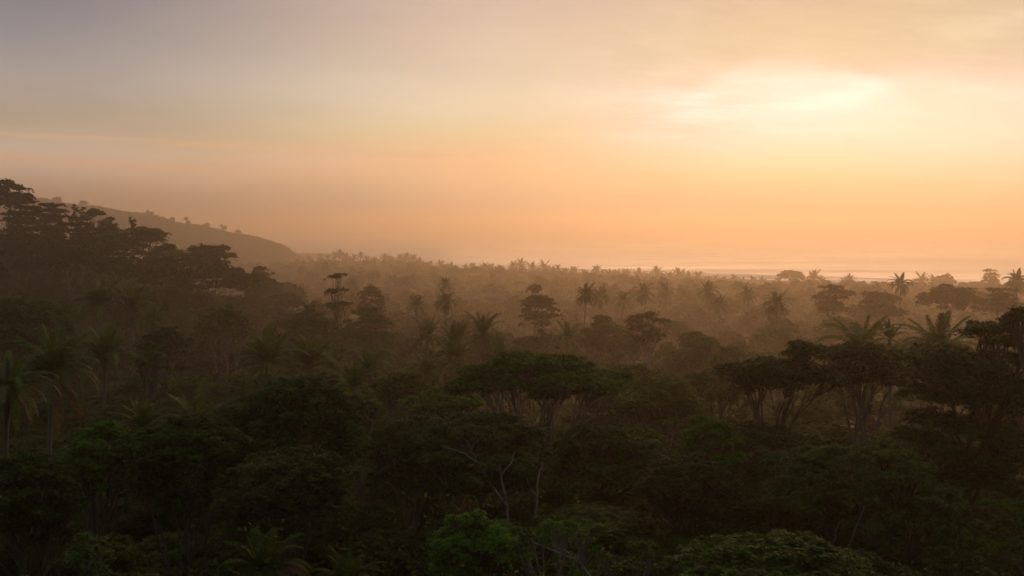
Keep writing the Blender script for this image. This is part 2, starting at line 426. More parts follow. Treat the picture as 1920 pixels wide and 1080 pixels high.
def make_palm(px, py, w, d, style, label, group, seed, parts):
    rng = np.random.default_rng(seed)
    x, y, zt = at(px, py, d); gz = float(ground_z(x, y)); Rm = w / 2 * d / F
    reach = {'normal': .92, 'shuttle': .8, 'droop': .86, 'young': .72, 'fan': .6}[style]
    L_ = Rm / reach * 1.32; up = {'normal': .80, 'shuttle': .85, 'droop': .66, 'young': .9, 'fan': .9}[style] * L_
    h = zt - up - gz
    if h < .6: h = .6; gz = zt - up - h
    root = link('palm_tree', None, loc=(x, y, gz), rot=(rng.normal() * .035, rng.normal() * .035, rng.uniform(0, 6.28)))
    tag(root, label, 'palm', group)
    tk = link('trunk', palm_trunk_mesh(seed % 4), root, scale=(max(1, d / 260) * .9, max(1, d / 260) * .9, h))
    s = L_ / 4.0
    if parts:
        for j, (a, az, sc) in enumerate(palm_plan(style, rng)):
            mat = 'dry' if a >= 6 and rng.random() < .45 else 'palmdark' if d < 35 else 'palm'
            if d < 35 and j in (17, 22): mat, az = 'dry', (-.35, -.1)[j == 22] - root.rotation_euler[2]  # dry leaflet colour also paints the orange sunlight on these fronds
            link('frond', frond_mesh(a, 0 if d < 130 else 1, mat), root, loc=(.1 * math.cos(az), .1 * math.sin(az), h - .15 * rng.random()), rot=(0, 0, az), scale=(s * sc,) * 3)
    else:
        link('crown', palm_crown_mesh(style, seed % 3, 1 if d < 480 else 2), root, loc=(0, 0, h), rot=(0, 0, rng.uniform(0, 6.28)), scale=(s,) * 3)
    return root

# ------------------------------------------------------------------ the individual trees of the view
# kind, column, top row, crown width, crown depth in rows, distance, lowest row seen, material, options, label, landmark name
HERO = [
 ('umbrella', 1008, 664, 322, 74, 80, 800, 'deep', dict(fork=.5, stems=3, cover=2.3), 'widest flat-topped umbrella tree, with bare forking limbs showing beneath its crown', 'wide umbrella tree'),
 ('dome', 905, 765, 310, 110, 66, 960, 'deep', dict(fork=.3, stems=2, cover=1.7), 'large dark spreading tree with pale trunks, in front of the wide umbrella tree', 'pale-trunked dark tree'),
 ('umbrella', 1440, 672, 200, 60, 78, 752, 'dusk', dict(fork=.68, stems=1, shape='A'), 'flat dark tree reaching towards the wide umbrella tree with one small raised pad on top', 'flat dark tree'),
 ('umbrella', 1610, 648, 160, 80, 80, 765, 'dusk', dict(fork=.66, stems=2, shape='B'), 'tall dark layered tree with V-shaped pale trunks just in front of the drooping palm', 'V-trunked dark tree'),
 ('layered', 1810, 640, 250, 120, 70, 800, 'dusk', dict(fork=.55, shape='C'), 'big black layered tree under the tall arching palm at the edge of the view', 'big black layered tree'),
 ('umbrella', 1950, 574, 130, 34, 66, 600, 'dusk', dict(fork=.6), 'dark flat crown jutting into view high above the big black layered tree', None),
 ('dome', 55, 832, 190, 130, 53, 980, 'dusk', dict(fork=.4), 'black leafy tree in the dim corner beneath the big coconut palm', 'black corner tree'),
 ('dome', 190, 784, 150, 95, 60, 880, 'bright', dict(fork=.4), 'low bright green leafy tree below the big coconut palm with the bare trunk', 'low bright green tree'),
 ('vine', 345, 782, 250, 150, 55, 1000, 'deep', dict(fork=.4, stems=2), 'broad dark tree with long creepers hanging down its front', 'creeper-hung tree'),
 ('vine', 555, 700, 230, 190, 62, 900, 'deep', dict(fork=.4), 'tall round-shouldered tree completely cloaked in creepers', 'creeper-cloaked tree'),
 ('vine', 545, 842, 230, 150, 50, 1000, 'deep', dict(fork=.4), 'creeper-draped slope of foliage below the tall creeper-cloaked tree', 'creeper-draped low tree'),
 ('bush', 885, 953, 140, 130, 42, 1080, 'bright', dict(fork=.3, cover=3.0, leaf=.9), 'dense rounded bright green bushy tree at the bottom of the forest', 'bright bushy tree'),
 ('sparse', 1045, 955, 190, 130, 42, 1080, 'bright', dict(fork=.3, cover=1.6, leaf=.9), 'open leafy tree with bare pale branches beside the bright bushy tree', 'bare-branched tree'),
 ('sparse', 1190, 1012, 170, 90, 41, 1080, 'olive', dict(fork=.3, cover=1.5, leaf=.9), 'small thin leafy treetop with a bare twig beside the open bare-branched tree', None),
 ('dome', 1620, 808, 320, 150, 60, 1020, 'deep', dict(fork=.35, stems=3, cover=1.5), 'broad dark tree with slanting bare trunks at the dim corner of the forest', 'broad slanting-trunked tree'),
 ('dome', 1335, 770, 125, 90, 68, 860, 'bright', dict(fork=.4), 'small rounded fresh green tree between the wide umbrella tree and the flat dark tree', 'fresh green tree'),
 ('umbrella', 1180, 684, 170, 60, 118, 745, 'olive', dict(fork=.5), 'low olive umbrella crown just past the edge of the wide umbrella tree', 'olive umbrella crown'),
 ('layered', 1240, 708, 190, 70, 104, 790, 'olive', dict(fork=.5), 'olive layered tree with fine pale limbs below the twin-trunked hazy tree', 'olive layered tree'),
 ('umbrella', 1340, 692, 150, 60, 110, 765, 'olive', dict(fork=.5), 'brownish olive tree between the olive layered tree and the flat dark tree', None),
 ('dome', 1130, 792, 210, 90, 76, 900, 'deep', dict(fork=.4), 'dark green tree tucked under the edge of the wide umbrella tree', None),
 ('dome', 1290, 840, 200, 100, 62, 950, 'dusk', dict(fork=.4), 'dusky tree below the small rounded fresh green tree', None),
 ('umbrella', 752, 696, 105, 60, 108, 750, 'olive', dict(fork=.5), 'rounded olive tree rising between the palms and the wide umbrella tree', 'rounded olive tree'),
 ('umbrella', 678, 748, 75, 22, 82, 790, 'bright', dict(fork=.5), 'small flat fresh green crown beside the tall creeper-cloaked tree', None),
 ('umbrella', 835, 728, 150, 40, 92, 780, 'bright', dict(fork=.5), 'low green crown under the near rim of the wide umbrella tree', None),
 ('dome', 770, 770, 190, 100, 72, 900, 'deep', dict(fork=.4), 'dark leafy tree between the creeper-cloaked tree and the pale-trunked dark tree', None),
 ('dome', 40, 545, 200, 90, 135, 640, 'deep', dict(fork=.4), 'dense dark green tree at the foot of the near hill', 'dense hill-foot tree'),
 ('dome', 310, 598, 95, 75, 132, 680, 'dusk', dict(fork=.4), 'compact dark domed tree between the hillside palms and the pale-limbed tree', 'compact dark dome'),
 ('sparse', 285, 634, 105, 85, 108, 740, 'olive', dict(fork=.45, cover=1.8), 'thin yellowish leafy tree in front of the compact dark dome', 'thin yellowish tree'),
 ('umbrella', 425, 574, 118, 62, 150, 690, 'olive', dict(fork=.42, stems=3, cover=1.5, pale_t=.3), 'hazy umbrella tree with a fan of pale bare limbs under its crown', 'pale-limbed umbrella tree'),
 ('dome', 575, 576, 165, 80, 160, 640, 'olive', dict(fork=.4), 'broad rounded olive dome tree behind the cluster of coconut palms', 'broad olive dome'),
 ('dome', 688, 562, 105, 80, 168, 640, 'deep', dict(fork=.4), 'dark rounded tree below the tall pagoda tree', 'dark rounded tree'),
 ('pagoda', 635, 511, 60, 62, 170, 580, 'dusk', dict(fork=.5), 'tall pagoda-like tree with flat tiers standing out of the mist', 'tall pagoda tree'),
 ('dome', 697, 528, 54, 50, 230, 575, 'dusk', dict(fork=.4), 'misty rounded tree just behind the tall pagoda tree', 'misty rounded tree'),
 ('umbrella', 388, 458, 85, 40, 232, 520, 'dusk', dict(fork=.4, shape='H1'), 'dark rounded crown with a side shelf at the low end of the near hill', 'dark shelf-sided crown'),
 ('oval', 1212, 583, 80, 60, 160, 700, 'dusk', dict(fork=.55, stems=2), 'tall hazy tree with two bare trunks left open below its crown', 'twin-trunked hazy tree'),
 ('dome', 1308, 612, 98, 70, 150, 690, 'deep', dict(fork=.35, cover=2.6), 'dense dark clipped-looking dome tree in the golden haze', 'dense dark dome'),
 ('dome', 1362, 638, 78, 55, 145, 700, 'olive', dict(fork=.4), 'smaller rounded tree leaning against the dense dark dome', None),
 ('dome', 1132, 584, 85, 60, 175, 650, 'olive', dict(fork=.4), 'soft rounded hazy tree beside the lone palm with the bare pale trunk', 'soft rounded hazy tree'),
 ('dome', 1010, 548, 74, 46, 200, 610, 'dusk', dict(fork=.4), 'dark hazy tree just beside the lone palm with the bare pale trunk', 'dark hazy tree'),
 ('umbrella', 1003, 533, 30, 14, 240, 552, 'dusk', dict(fork=.5), 'small flat hazy crown rising behind the dark hazy tree', None),
 ('layered', 1562, 533, 78, 46, 235, 590, 'dusk', dict(fork=.4), 'layered cone-shaped tree in the golden haze near the shore', 'layered cone-shaped tree'),
 ('layered', 1650, 548, 90, 36, 235, 590, 'dusk', dict(fork=.4), 'low layered tree between the cone-shaped tree and the broad flat dome', None),
 ('umbrella', 1782, 538, 120, 40, 230, 590, 'dusk', dict(fork=.4), 'broad flat dome of foliage near the shore below the pale breakers', 'broad flat dome'),
 ('layered', 1880, 540, 80, 40, 220, 590, 'dusk', dict(fork=.4), 'dark layered tree beyond the jutting flat crown', None),
 ('umbrella', 1575, 592, 90, 40, 220, 640, 'olive', dict(fork=.4), 'faint rounded tree behind the drooping palm', None),
 ('umbrella', 1450, 612, 110, 50, 205, 660, 'olive', dict(fork=.4), 'faint wide tree in pale mist behind the flat dark tree', None),
 ('umbrella', 1484, 507, 48, 16, 560, 525, 'dusk', dict(fork=.5), 'flat-topped shore tree standing against the bright water', 'flat-topped shore tree'),
 ('layered', 1858, 505, 36, 28, 520, 540, 'dusk', dict(fork=.4), 'shore tree with two flat tiers standing against the bright water', 'two-tiered shore tree'),
 ('umbrella', 1770, 514, 44, 22, 560, 535, 'dusk', dict(fork=.5), 'rounded shore tree just inshore of the pale surf', 'rounded shore tree'),
 # near hill silhouettes
 ('layered', 15, 334, 95, 70, 235, 420, 'dusk', dict(fork=.5, shape='H2'), 'tallest flat-shelved tree at the top of the near hill', 'tallest hilltop tree'),
 ('layered', 48, 362, 70, 50, 228, 420, 'dusk', dict(fork=.5), 'layered tree just below the tallest hilltop tree', None),
 ('layered', 95, 380, 70, 46, 232, 430, 'dusk', dict(fork=.5), 'dark flat-tiered tree on the upper slope of the near hill', None),
 ('sparse', 148, 382, 34, 30, 236, 420, 'dusk', dict(fork=.5, cover=1.3), 'spindly see-through tree with a few flat tufts on the hill crest', 'spindly crest tree'),
 ('umbrella', 178, 392, 34, 14, 240, 420, 'dusk', dict(fork=.5), 'small flat crown beside the spindly crest tree', None),
 ('layered', 150, 404, 90, 50, 222, 460, 'dusk', dict(fork=.5), 'dark tree below the spindly crest tree', None),
 ('layered', 205, 408, 42, 26, 236, 440, 'dusk', dict(fork=.5), 'stepped flat tree halfway down the hill crest', None),
 ('sparse', 248, 404, 16, 36, 240, 445, 'dusk', dict(fork=.4, cover=1.6), 'thin ragged column of leaves standing on the hill crest', 'ragged column tree'),
 ('layered', 272, 427, 64, 30, 232, 470, 'dusk', dict(fork=.5, shape='H3'), 'tree with one long flat shelf of leaves jutting out from the hill', 'long-shelved tree'),
 ('umbrella', 314, 457, 28, 10, 236, 480, 'dusk', dict(fork=.5), 'small flat crown between the long-shelved tree and the dark shelf-sided crown', None),
 ('umbrella', 230, 438, 100, 50, 215, 500, 'dusk', dict(fork=.5), 'wide dim tree on the hillside below the ragged column tree', None),
 ('umbrella', 140, 462, 110, 40, 200, 530, 'dusk', dict(fork=.35), 'hillside tree with one slender white trunk under a thin crown', 'white-trunked hillside tree'),
 ('umbrella', 210, 478, 90, 40, 195, 540, 'dusk', dict(fork=.35, lean=.12), 'hillside tree with a curved leaning pale trunk', None),
 ('layered', 45, 410, 120, 60, 215, 480, 'dusk', dict(fork=.5), 'broad dark tree on the hillside under the hilltop trees', None),
 ('umbrella', 300, 480, 120, 50, 205, 540, 'dusk', dict(fork=.5), 'broad dim crown on the lower hillside below the long-shelved tree', None),
 ('umbrella', 410, 492, 150, 50, 210, 560, 'dusk', dict(fork=.5, stems=2), 'wide brown-green tree with thin upright trunks at the lower end of the hill', 'wide hill-end tree'),
 ('layered', 480, 500, 70, 40, 240, 550, 'dusk', dict(fork=.5), 'flat-tiered misty tree past the wide hill-end tree', None),
]

# column, top row, width, distance, style, label, landmark
PALM = [
 (98, 612, 150, 95, 'normal', 'big coconut palm with long drooping fronds and a bare pale trunk', 'big coconut palm'),
 (188, 610, 92, 115, 'shuttle', 'upright coconut palm with a slim straight trunk beside the big coconut palm', 'slim upright palm'),
 (128, 566, 66, 138, 'shuttle', 'shaggy upright palm just behind the big coconut palm', None),
 (178, 521, 88, 150, 'normal', 'tall palm with a golden crown at the foot of the hill', 'golden hill-foot palm'),
 (256, 530, 84, 152, 'normal', 'wide-spread palm beside the golden hill-foot palm', 'wide-spread hill palm'),
 (268, 574, 50, 140, 'normal', 'small pale yellow palm under the wide-spread hill palm', None),
 (510, 614, 100, 118, 'shuttle', 'coconut palm with a bright green upright centre above the creeper-cloaked tree', 'bright-centred palm'),
 (583, 620, 100, 122, 'shuttle', 'coconut palm with two long arching fronds next to the bright-centred palm', 'arching-frond palm'),
 (632, 648, 70, 128, 'normal', 'palm crowded between the arching-frond palm and the shuttlecock palm', None),
 (650, 676, 76, 108, 'shuttle', 'short shuttlecock palm low behind the creeper-cloaked tree', 'shuttlecock palm'),
 (690, 640, 74, 126, 'normal', 'dim palm beside the shuttlecock palm', None),
 (700, 655, 56, 112, 'shuttle', 'dark upright palm in front of the dim palm', None),
 (798, 594, 66, 140, 'normal', 'hazy palm with an upright centre and fine level fronds', 'hazy level-fronded palm'),
 (852, 598, 66, 136, 'shuttle', 'hazy upright palm below the lone palm with the skirt of drooping fronds', 'hazy upright palm'),
 (846, 632, 66, 125, 'shuttle', 'darker palm directly below the hazy upright palm', None),
 (901, 586, 74, 138, 'normal', 'hazy broad palm with spreading arms above the wide umbrella tree', 'hazy broad palm'),
 (925, 630, 44, 130, 'young', 'small palm with light-edged fronds below the hazy broad palm', None),
 (800, 655, 80, 130, 'normal', 'dim shaggy palm above the rounded olive tree', None),
 (835, 544, 38, 185, 'droop', 'lone palm with a skirt of drooping fronds and a pale bare trunk', 'skirted lone palm'),
 (1084, 532, 35, 185, 'droop', 'lone dark palm with a round crown and a long pale bare trunk', 'round-crowned lone palm'),
 (1056, 602, 58, 160, 'normal', 'hazy palm below the round-crowned lone palm', 'hazy mid-forest palm'),
 (785, 553, 36, 205, 'normal', 'faint yellowish palm beside the skirted lone palm', None),
 (832, 519, 26, 270, 'normal', 'faint palm just behind the skirted lone palm', None),
 (568, 560, 46, 172, 'normal', 'pale golden palm rising over the broad olive dome', 'golden dome palm'),
 (1137, 535, 40, 260, 'normal', 'broad faint palm with feathery fronds past the round-crowned lone palm', 'feathery faint palm'),
 (1165, 545, 34, 255, 'normal', 'palm leaning out beside the feathery faint palm', None),
 (1212, 530, 38, 270, 'normal', 'bushy faint palm above the twin-trunked hazy tree', None),
 (1246, 528, 32, 285, 'normal', 'slender faint palm next to the bushy faint palm', None),
 (1330, 525, 40, 270, 'normal', 'broad faint palm above the dense dark dome', None),
 (1344, 552, 34, 245, 'normal', 'palm just below the broad faint palm over the dense dark dome', None),
 (1405, 535, 30, 270, 'normal', 'faint palm between the dense dark dome and the round misty palm', None),
 (1454, 546, 46, 190, 'droop', 'round misty palm in the golden haze behind the flat dark tree', 'round misty palm'),
 (1690, 515, 34, 260, 'droop', 'dark feathery palm in front of the bright shore', 'feathery shore palm'),
 (1912, 507, 40, 280, 'droop', 'round-headed dark palm at the very edge of the shore view', None),
 (1605, 598, 118, 112, 'droop', 'large palm with drooping fronds behind the V-trunked dark tree', 'drooping palm'),
 (1675, 592, 52, 116, 'young', 'narrow palm with one tall upright frond fan', 'narrow upright palm'),
 (1775, 587, 128, 108, 'normal', 'tall arching palm with long curved fronds above the big black layered tree', 'tall arching palm'),
 (268, 744, 84, 80, 'shuttle', 'low palm with a pale folded frond above the creeper-hung tree', 'low folded palm'),
 (372, 712, 84, 92, 'fan', 'low fan-shaped palm with a rounded leaf in the dark gully', None),
 (8, 668, 120, 74, 'droop', 'black drooping palm cut off by the edge of the forest', None),
 (508, 980, 140, 41, 'normal', 'foreground palm with sunlit orange leaflets on its arching frond', 'sunlit foreground palm'),
 (630, 1032, 110, 40, 'normal', 'low palm tip beside the sunlit foreground palm', None),
]
# treeline palms by the shore: column, row of the tip, width
SHORE = [(560,478,11),(580,480,12),(600,476,12),(614,479,11),(627,474,12),(637,469,12),(648,476,13),(662,478,12),(676,473,10),(688,480,12),(700,482,12),(722,476,13),(735,483,12),(750,478,14),(762,475,12),(775,477,14),(787,484,14),(806,490,16),(826,491,16),(846,494,14),
 (886,494,14),(907,497,13),(920,496,15),(938,498,15),(961,492,14),(978,486,14),(998,492,18),(1020,491,18),(1037,500,15),(1060,503,14),(1076,500,17),(1095,505,15),(1119,499,17),(1131,507,17),(1143,508,18),(1158,507,18),(1175,504,20),(1197,504,22),(1215,511,18),(1232,500,19),(1242,512,18),(1256,511,17),(1274,506,22),(1290,510,17),(1308,509,20),(1328,517,18),(1355,519,18),(1392,521,17),(1420,522,18),(1527,510,22),(1592,516,18),(1728,514,20),(1750,516,19)]

LIMBS = {   # bare limbs that show in front of a crown: path, thick and thin end in rows, how far in front of the trunk
 'bare-branched tree': [([(1112,1090),(1085,1055),(1062,1046),(1030,1034),(999,1020)],4.2,1.6,1.3),([(1095,1068),(1083,1050),(1068,1036),(1058,1027),(1034,1019)],2.6,1.1,1.3),([(1062,1046),(1052,1054),(1048,1072)],2.0,1.0,1.3),([(1062,1046),(1070,1038)],2.0,1.3,1.3),([(1052,1054),(1030,1058)],1.2,.8,1.3),([(1090,1092),(1080,1082),(1066,1080),(1040,1086)],2.2,1.2,1.4),([(1024,985),(1020,975),(1012,968)],1.2,.7,1.2)],
 'thin leafy treetop': [([(1149,1064),(1168,1057),(1178,1052),(1192,1043)],1.8,.8,1.1),([(1149,1064),(1153,1050),(1154,1042)],1.4,.7,1.1),([(1178,1054),(1194,1065)],1.6,.9,1.1)],
 'pale-trunked dark tree': [([(952,985),(950,950),(942,905),(936,870)],6.5,4,3.2),([(951,950),(925,915),(900,872),(872,850),(828,834)],4.5,1.6,3.2),([(940,890),(958,868),(966,845)],3,1.6,3.2),([(1004,985),(1006,940),(1007,905),(1018,868)],6,3,3.0),([(1006,930),(990,908),(984,885)],3,1.6,3.0),([(893,865),(880,838),(868,822)],2.2,1.1,3.2)],
 'broad slanting-trunked tree': [([(1560,1075),(1563,1010),(1574,975)],5,3,3.5),([(1572,1075),(1590,1030),(1608,980),(1622,948)],4.5,2.6,3.5)],
}
SHAPES = {
 'A': ([(1385,690,90,15),(1440,682,110,17),(1500,685,110,20),(1512,648,66,15),(1496,662,60,9),(1420,708,80,13),(1480,705,120,18),(1545,695,70,17),(1400,716,40,9),(1560,710,50,11)], 2.8),
 'B': ([(1575,655,60,13),(1615,650,80,13),(1560,668,50,11),(1620,668,90,15),(1650,672,60,11),(1665,685,50,13),(1600,690,70,13),(1640,700,90,15),(1680,712,60,15),(1600,710,60,15)], 2.5),
 'C': ([(1760,655,100,20),(1710,668,60,15),(1860,612,90,15),(1840,622,60,9),(1900,615,60,17),(1890,640,70,13),(1800,675,140,22),(1880,668,90,20),(1760,700,130,28),(1850,705,150,28),(1740,735,110,24),(1900,745,110,28),(1820,740,130,24),(1770,785,130,26),(1860,800,150,26),(1900,840,120,26),(1800,850,140,28),(1730,820,100,24),(1850,880,140,28),(1760,900,130,28),(1900,910,110,26)], 3.4),
 'H1': ([(388,466,60,14),(405,464,40,10),(375,478,70,14),(420,477,50,7),(385,488,80,14),(350,486,30,10)], 7),
 'H2': ([(5,340,40,6),(-10,352,50,8),(20,347,40,6),(40,352,30,5),(10,362,60,8),(40,368,40,8),(0,375,70,10)], 6),
 'H3': ([(262,428,34,5),(280,432,50,6),(298,438,40,5),(270,440,40,6),(285,447,44,5)], 4),
}
THINGS = []      # (column, top, width, depth rows, distance) of everything placed, for spacing
LAND = []        # landmarks for descriptions
n_pal = 0
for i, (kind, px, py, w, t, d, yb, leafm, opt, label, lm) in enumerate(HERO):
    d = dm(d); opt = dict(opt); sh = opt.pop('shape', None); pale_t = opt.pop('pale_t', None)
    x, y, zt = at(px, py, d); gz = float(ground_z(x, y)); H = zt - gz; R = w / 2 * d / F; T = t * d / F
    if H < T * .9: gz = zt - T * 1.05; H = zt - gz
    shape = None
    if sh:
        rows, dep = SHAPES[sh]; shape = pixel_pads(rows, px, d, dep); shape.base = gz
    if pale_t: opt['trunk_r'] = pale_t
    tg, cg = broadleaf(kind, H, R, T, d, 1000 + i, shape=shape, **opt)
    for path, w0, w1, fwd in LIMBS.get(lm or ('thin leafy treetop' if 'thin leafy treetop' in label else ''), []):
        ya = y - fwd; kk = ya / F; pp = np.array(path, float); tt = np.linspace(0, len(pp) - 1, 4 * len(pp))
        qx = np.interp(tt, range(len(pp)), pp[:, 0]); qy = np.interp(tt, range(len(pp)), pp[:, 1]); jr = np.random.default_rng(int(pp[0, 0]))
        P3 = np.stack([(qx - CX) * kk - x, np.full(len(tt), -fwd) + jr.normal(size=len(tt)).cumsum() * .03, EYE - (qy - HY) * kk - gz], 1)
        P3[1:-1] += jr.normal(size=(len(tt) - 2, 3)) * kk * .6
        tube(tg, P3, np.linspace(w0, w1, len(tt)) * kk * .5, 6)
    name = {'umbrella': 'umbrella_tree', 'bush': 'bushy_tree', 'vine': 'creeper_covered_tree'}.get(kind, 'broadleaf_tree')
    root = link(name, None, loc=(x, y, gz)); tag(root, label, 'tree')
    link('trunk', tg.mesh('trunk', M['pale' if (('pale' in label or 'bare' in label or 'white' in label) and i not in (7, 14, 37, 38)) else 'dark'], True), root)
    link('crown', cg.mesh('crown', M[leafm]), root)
    THINGS.append((px, py, w, max(yb - py, t), d, yb))
    LAND.append((px, py + t * .4, w, d, lm or None))

for i, (px, py, w, d, style, label, lm) in enumerate(PALM):
    d = dm(d); make_palm(px, py, w, d, style, label, 'coconut palms in the forest', 300 + i, d < 265)
    THINGS.append((px, py, w, w * .75, d, py + w * (.75 if style != 'droop' else 1.6)))
    LAND.append((px, py + w * .35, w, d, lm))

# palms of the shore
LINE = []
rs = np.random.default_rng(5)
tl = lambda px: np.interp(px, [480, 560, 640, 760, 860, 1000, 1200, 1400, 1600, 1700, 1920], [490, 482, 478, 484, 495, 498, 510, 520, 522, 522, 522])
px = 668.
while px < 1560:          # the belt is denser than the tallest heads
    px += rs.uniform(14, 46); SHORE.append((px, float(tl(px)) + rs.uniform(-3, 5), rs.uniform(10, 15)))
def shore_dist(px):      # distance at which the line of sight meets the palm belt just inland of the beach
    k = (px - CX) / F; return (SA - 45) / (1 + SB * k)
for i, (px, py, w) in enumerate(SHORE):
    d = shore_dist(px) - rs.uniform(0, 75)
    r = make_palm(px, py - 1, w * 1.3, d, 'droop' if rs.random() < .4 else 'normal', None, 'coconut palms along the shore', 700 + i, False)
    tag(r, None, 'palm'); LINE.append((px, r))
LINE.sort(key=lambda a: a[0])
ORD = 'first second third fourth fifth sixth seventh eighth ninth tenth eleventh twelfth thirteenth fourteenth fifteenth sixteenth seventeenth eighteenth nineteenth twentieth'.split()
def ordinal(k):
    if k < 20: return ORD[k]
    tens = {20: 'twenty', 30: 'thirty', 40: 'forty', 50: 'fifty', 60: 'sixty', 70: 'seventy'}; n = k + 1
    if n % 10 == 0: return {20: 'twentieth', 30: 'thirtieth', 40: 'fortieth', 50: 'fiftieth', 60: 'sixtieth', 70: 'seventieth'}[n]
    return tens[n // 10 * 10] + '-' + ORD[n % 10 - 1]
for k, (px, r) in enumerate(LINE):
    n = len(LINE)
    if k < n / 2: r['label'] = f'small hazy shore palm, {ordinal(k)} from the headland among palms against the sea'
    else: r['label'] = f'small hazy shore palm, {ordinal(n - 1 - k)} from the right among palms against the sea'

# ------------------------------------------------------------------ the rest of the forest
rng = np.random.default_rng(21)
VAR = {}
KINDS = ['umbrella', 'dome', 'layered', 'oval', 'umbrella', 'dome', 'sparse', 'layered']
CLS = {'near': (60, 12.), 'mid': (170, 14.), 'far': (420, 14.), 'farther': (760, 14.)}
def variant(cls, k):
    if (cls, k) not in VAR:
        kind = KINDS[k]; d, H = CLS[cls]; R = {'umbrella': 5.4, 'dome': 4.4, 'layered': 4.8, 'oval': 3.5, 'sparse': 3.8}[kind]
        T = {'umbrella': 3.2, 'dome': 5.2, 'layered': 4.6, 'oval': 8.0, 'sparse': 5.5}[kind]
        tg, cg = broadleaf(kind, H, R, T, d, 400 + k * 17 + len(cls), fork=.42, stems=1 + (k % 3 == 0), cover=1.7)
        VAR[cls, k] = (tg, cg, tg.mesh('trunk', M['dark' if k % 3 else 'grey'], True), cg.mesh('crown', M['olive']), R, T, H, kind)
    return VAR[cls, k]

treeline = lambda px: np.interp(px, [0, 480, 560, 640, 760, 860, 1000, 1200, 1400, 1600, 1700, 1920], [480, 492, 486, 483, 488, 500, 504, 517, 527, 527, 530, 528])
ridge = lambda px: np.interp(px, [-60, 0, 50, 110, 200, 250, 300, 400, 500, 520], [345, 362, 384, 396, 420, 432, 462, 482, 508, 300])
cand = []
def hilly(x, y): return x < -25 and 170 < y < 450
for (d0, d1, sp) in ((23, 38, 3.7), (38, 85, 5.2), (85, 150, 8.), (150, 320, 9.0), (320, 580, 12.5), (580, 960, 19.0), (960, 1450, 24.0)):
    yy = np.arange(d0, d1, sp)
    for y0 in yy:
        half = y0 * .5143 + 12
        for x0 in np.arange(-half, half, sp):
            x = x0 + rng.uniform(-.42, .42) * sp; y = y0 + rng.uniform(-.42, .42) * sp
            if y > shore_y(x) - 60 and x > -334: continue
            if x < -310 and y > 1240: continue
            gz = float(ground_z(x, y)); k = int(rng.integers(8)); h = rng.uniform(10.5, 17)
            if 270 < y < 950 and not hilly(x, y): h = 11 + 3.2 * math.sin(x / 31. + 1.3 * math.sin(y / 47.)) * math.sin(y / 39. + x / 83.) + rng.normal() * 1.6 + (rng.uniform(3, 7) if rng.random() < .3 else 0)
            if y < 38: h = rng.uniform(4, 7)
            elif y < 85: h = rng.uniform(5.5, 9.5)
            elif y < 150: h = rng.uniform(7, 13)
            palm = rng.random() < (.0 if y < 90 else .18 if y < 330 else .45)
            if hilly(x, y): palm = False
            if palm: h = rng.uniform(10, 14) if y < 950 else rng.uniform(10, 16)
            cand.append([x, y, gz, h, k, palm])
out_c = []
for (x, y, gz, h, k, palm) in cand:
    px = CX + x / y * F
    cls = 'near' if y < 95 else 'mid' if y < 290 else 'far' if y < 600 else 'farther'
    kind = KINDS[k]; R0 = {'umbrella': 5.4, 'dome': 4.4, 'layered': 4.8, 'oval': 3.5, 'sparse': 3.8}[kind]
    sR = rng.uniform(.75, 1.2) * (.5 if y < 38 else .66 if y < 85 else .85 if y < 150 else 1)
    rp = (2.6 if palm else R0 * sR) / y * F
    lim = treeline(px)
    if hilly(x, y): lim = max(ridge(px), 300)
    if y < 38: lim = max(lim, 850 + 40 * math.sin(px / 90.))
    elif y < 50: lim = max(lim, 745 + 40 * math.sin(px / 70.))
    elif y < 92: lim = max(lim, 690)
    for (hx, hy, hw, ht, hd, hyb) in THINGS:
        if abs(px - hx) < hw * .5 + rp * .8:
            if hd > y - 2: lim = max(lim, hyb)
            elif hd > y - 6 and abs(px - hx) < hw * .4: lim = max(lim, hyb + 10)
    top = HY + (EYE - gz - h) / y * F
    if top < lim: h = EYE - gz - (lim - HY) * y / F
    if h < (2.4 if y < 62 else 3.6): continue
    if palm and h < 8: palm = False
    out_c.append(dict(x=x, y=y, gz=gz, h=h, k=k, palm=palm, cls=cls, sR=sR * (1 if y < 85 else min(1, .45 + h / 16)), px=px, py=HY + (EYE - gz - h) / y * F, rp=rp))

# keep what shows: front to back over a coarse raster
W4, H4 = 480, 270
cov = np.zeros((H4, W4), bool)
allt = [('h', t[4], t) for t in THINGS] + [('c', c['y'], c) for c in out_c]
allt.sort(key=lambda a: a[1])
gy, gx = np.mgrid[0:H4, 0:W4]; gx = gx * 4 + 2; gy = gy * 4 + 2
for typ, d, t in allt:
    if typ == 'h': px, py, w, ht = t[0], t[1], t[2], min(t[3], t[2] * .8)
    else:
        px, py, w = t['px'], t['py'], 2 * t['rp']; ht = (3.2 if t['palm'] else 5.) / d * F
    x0, x1 = int(max(0, (px - w / 2) / 4)), int(min(W4, (px + w / 2) / 4 + 1)); y0, y1 = int(max(0, py / 4)), int(min(H4, (py + ht) / 4 + 1))
    if x1 <= x0 or y1 <= y0:
        if typ == 'c': t['vis'] = 0
        continue
    sx, sy = gx[y0:y1, x0:x1], gy[y0:y1, x0:x1]
    el = ((sx - px) / (w / 2 + 1)) ** 2 + ((sy - py - ht / 2) / (ht / 2 + 1)) ** 2 < 1
    if typ == 'c': t['vis'] = int((el & ~cov[y0:y1, x0:x1]).sum())
    if typ == 'h' or t['vis']:
        below = (abs(sx - px) < w * .42) & (sy > py + ht * .3)
        cov[y0:y1, x0:x1] |= el | below
vis = sorted([c for c in out_c if c['vis'] >= 3], key=lambda c: -c['vis'])
trees = [c for c in vis if not c['palm']]; palms = [c for c in vis if c['palm']]
MAXT, MAXP = 218, 125
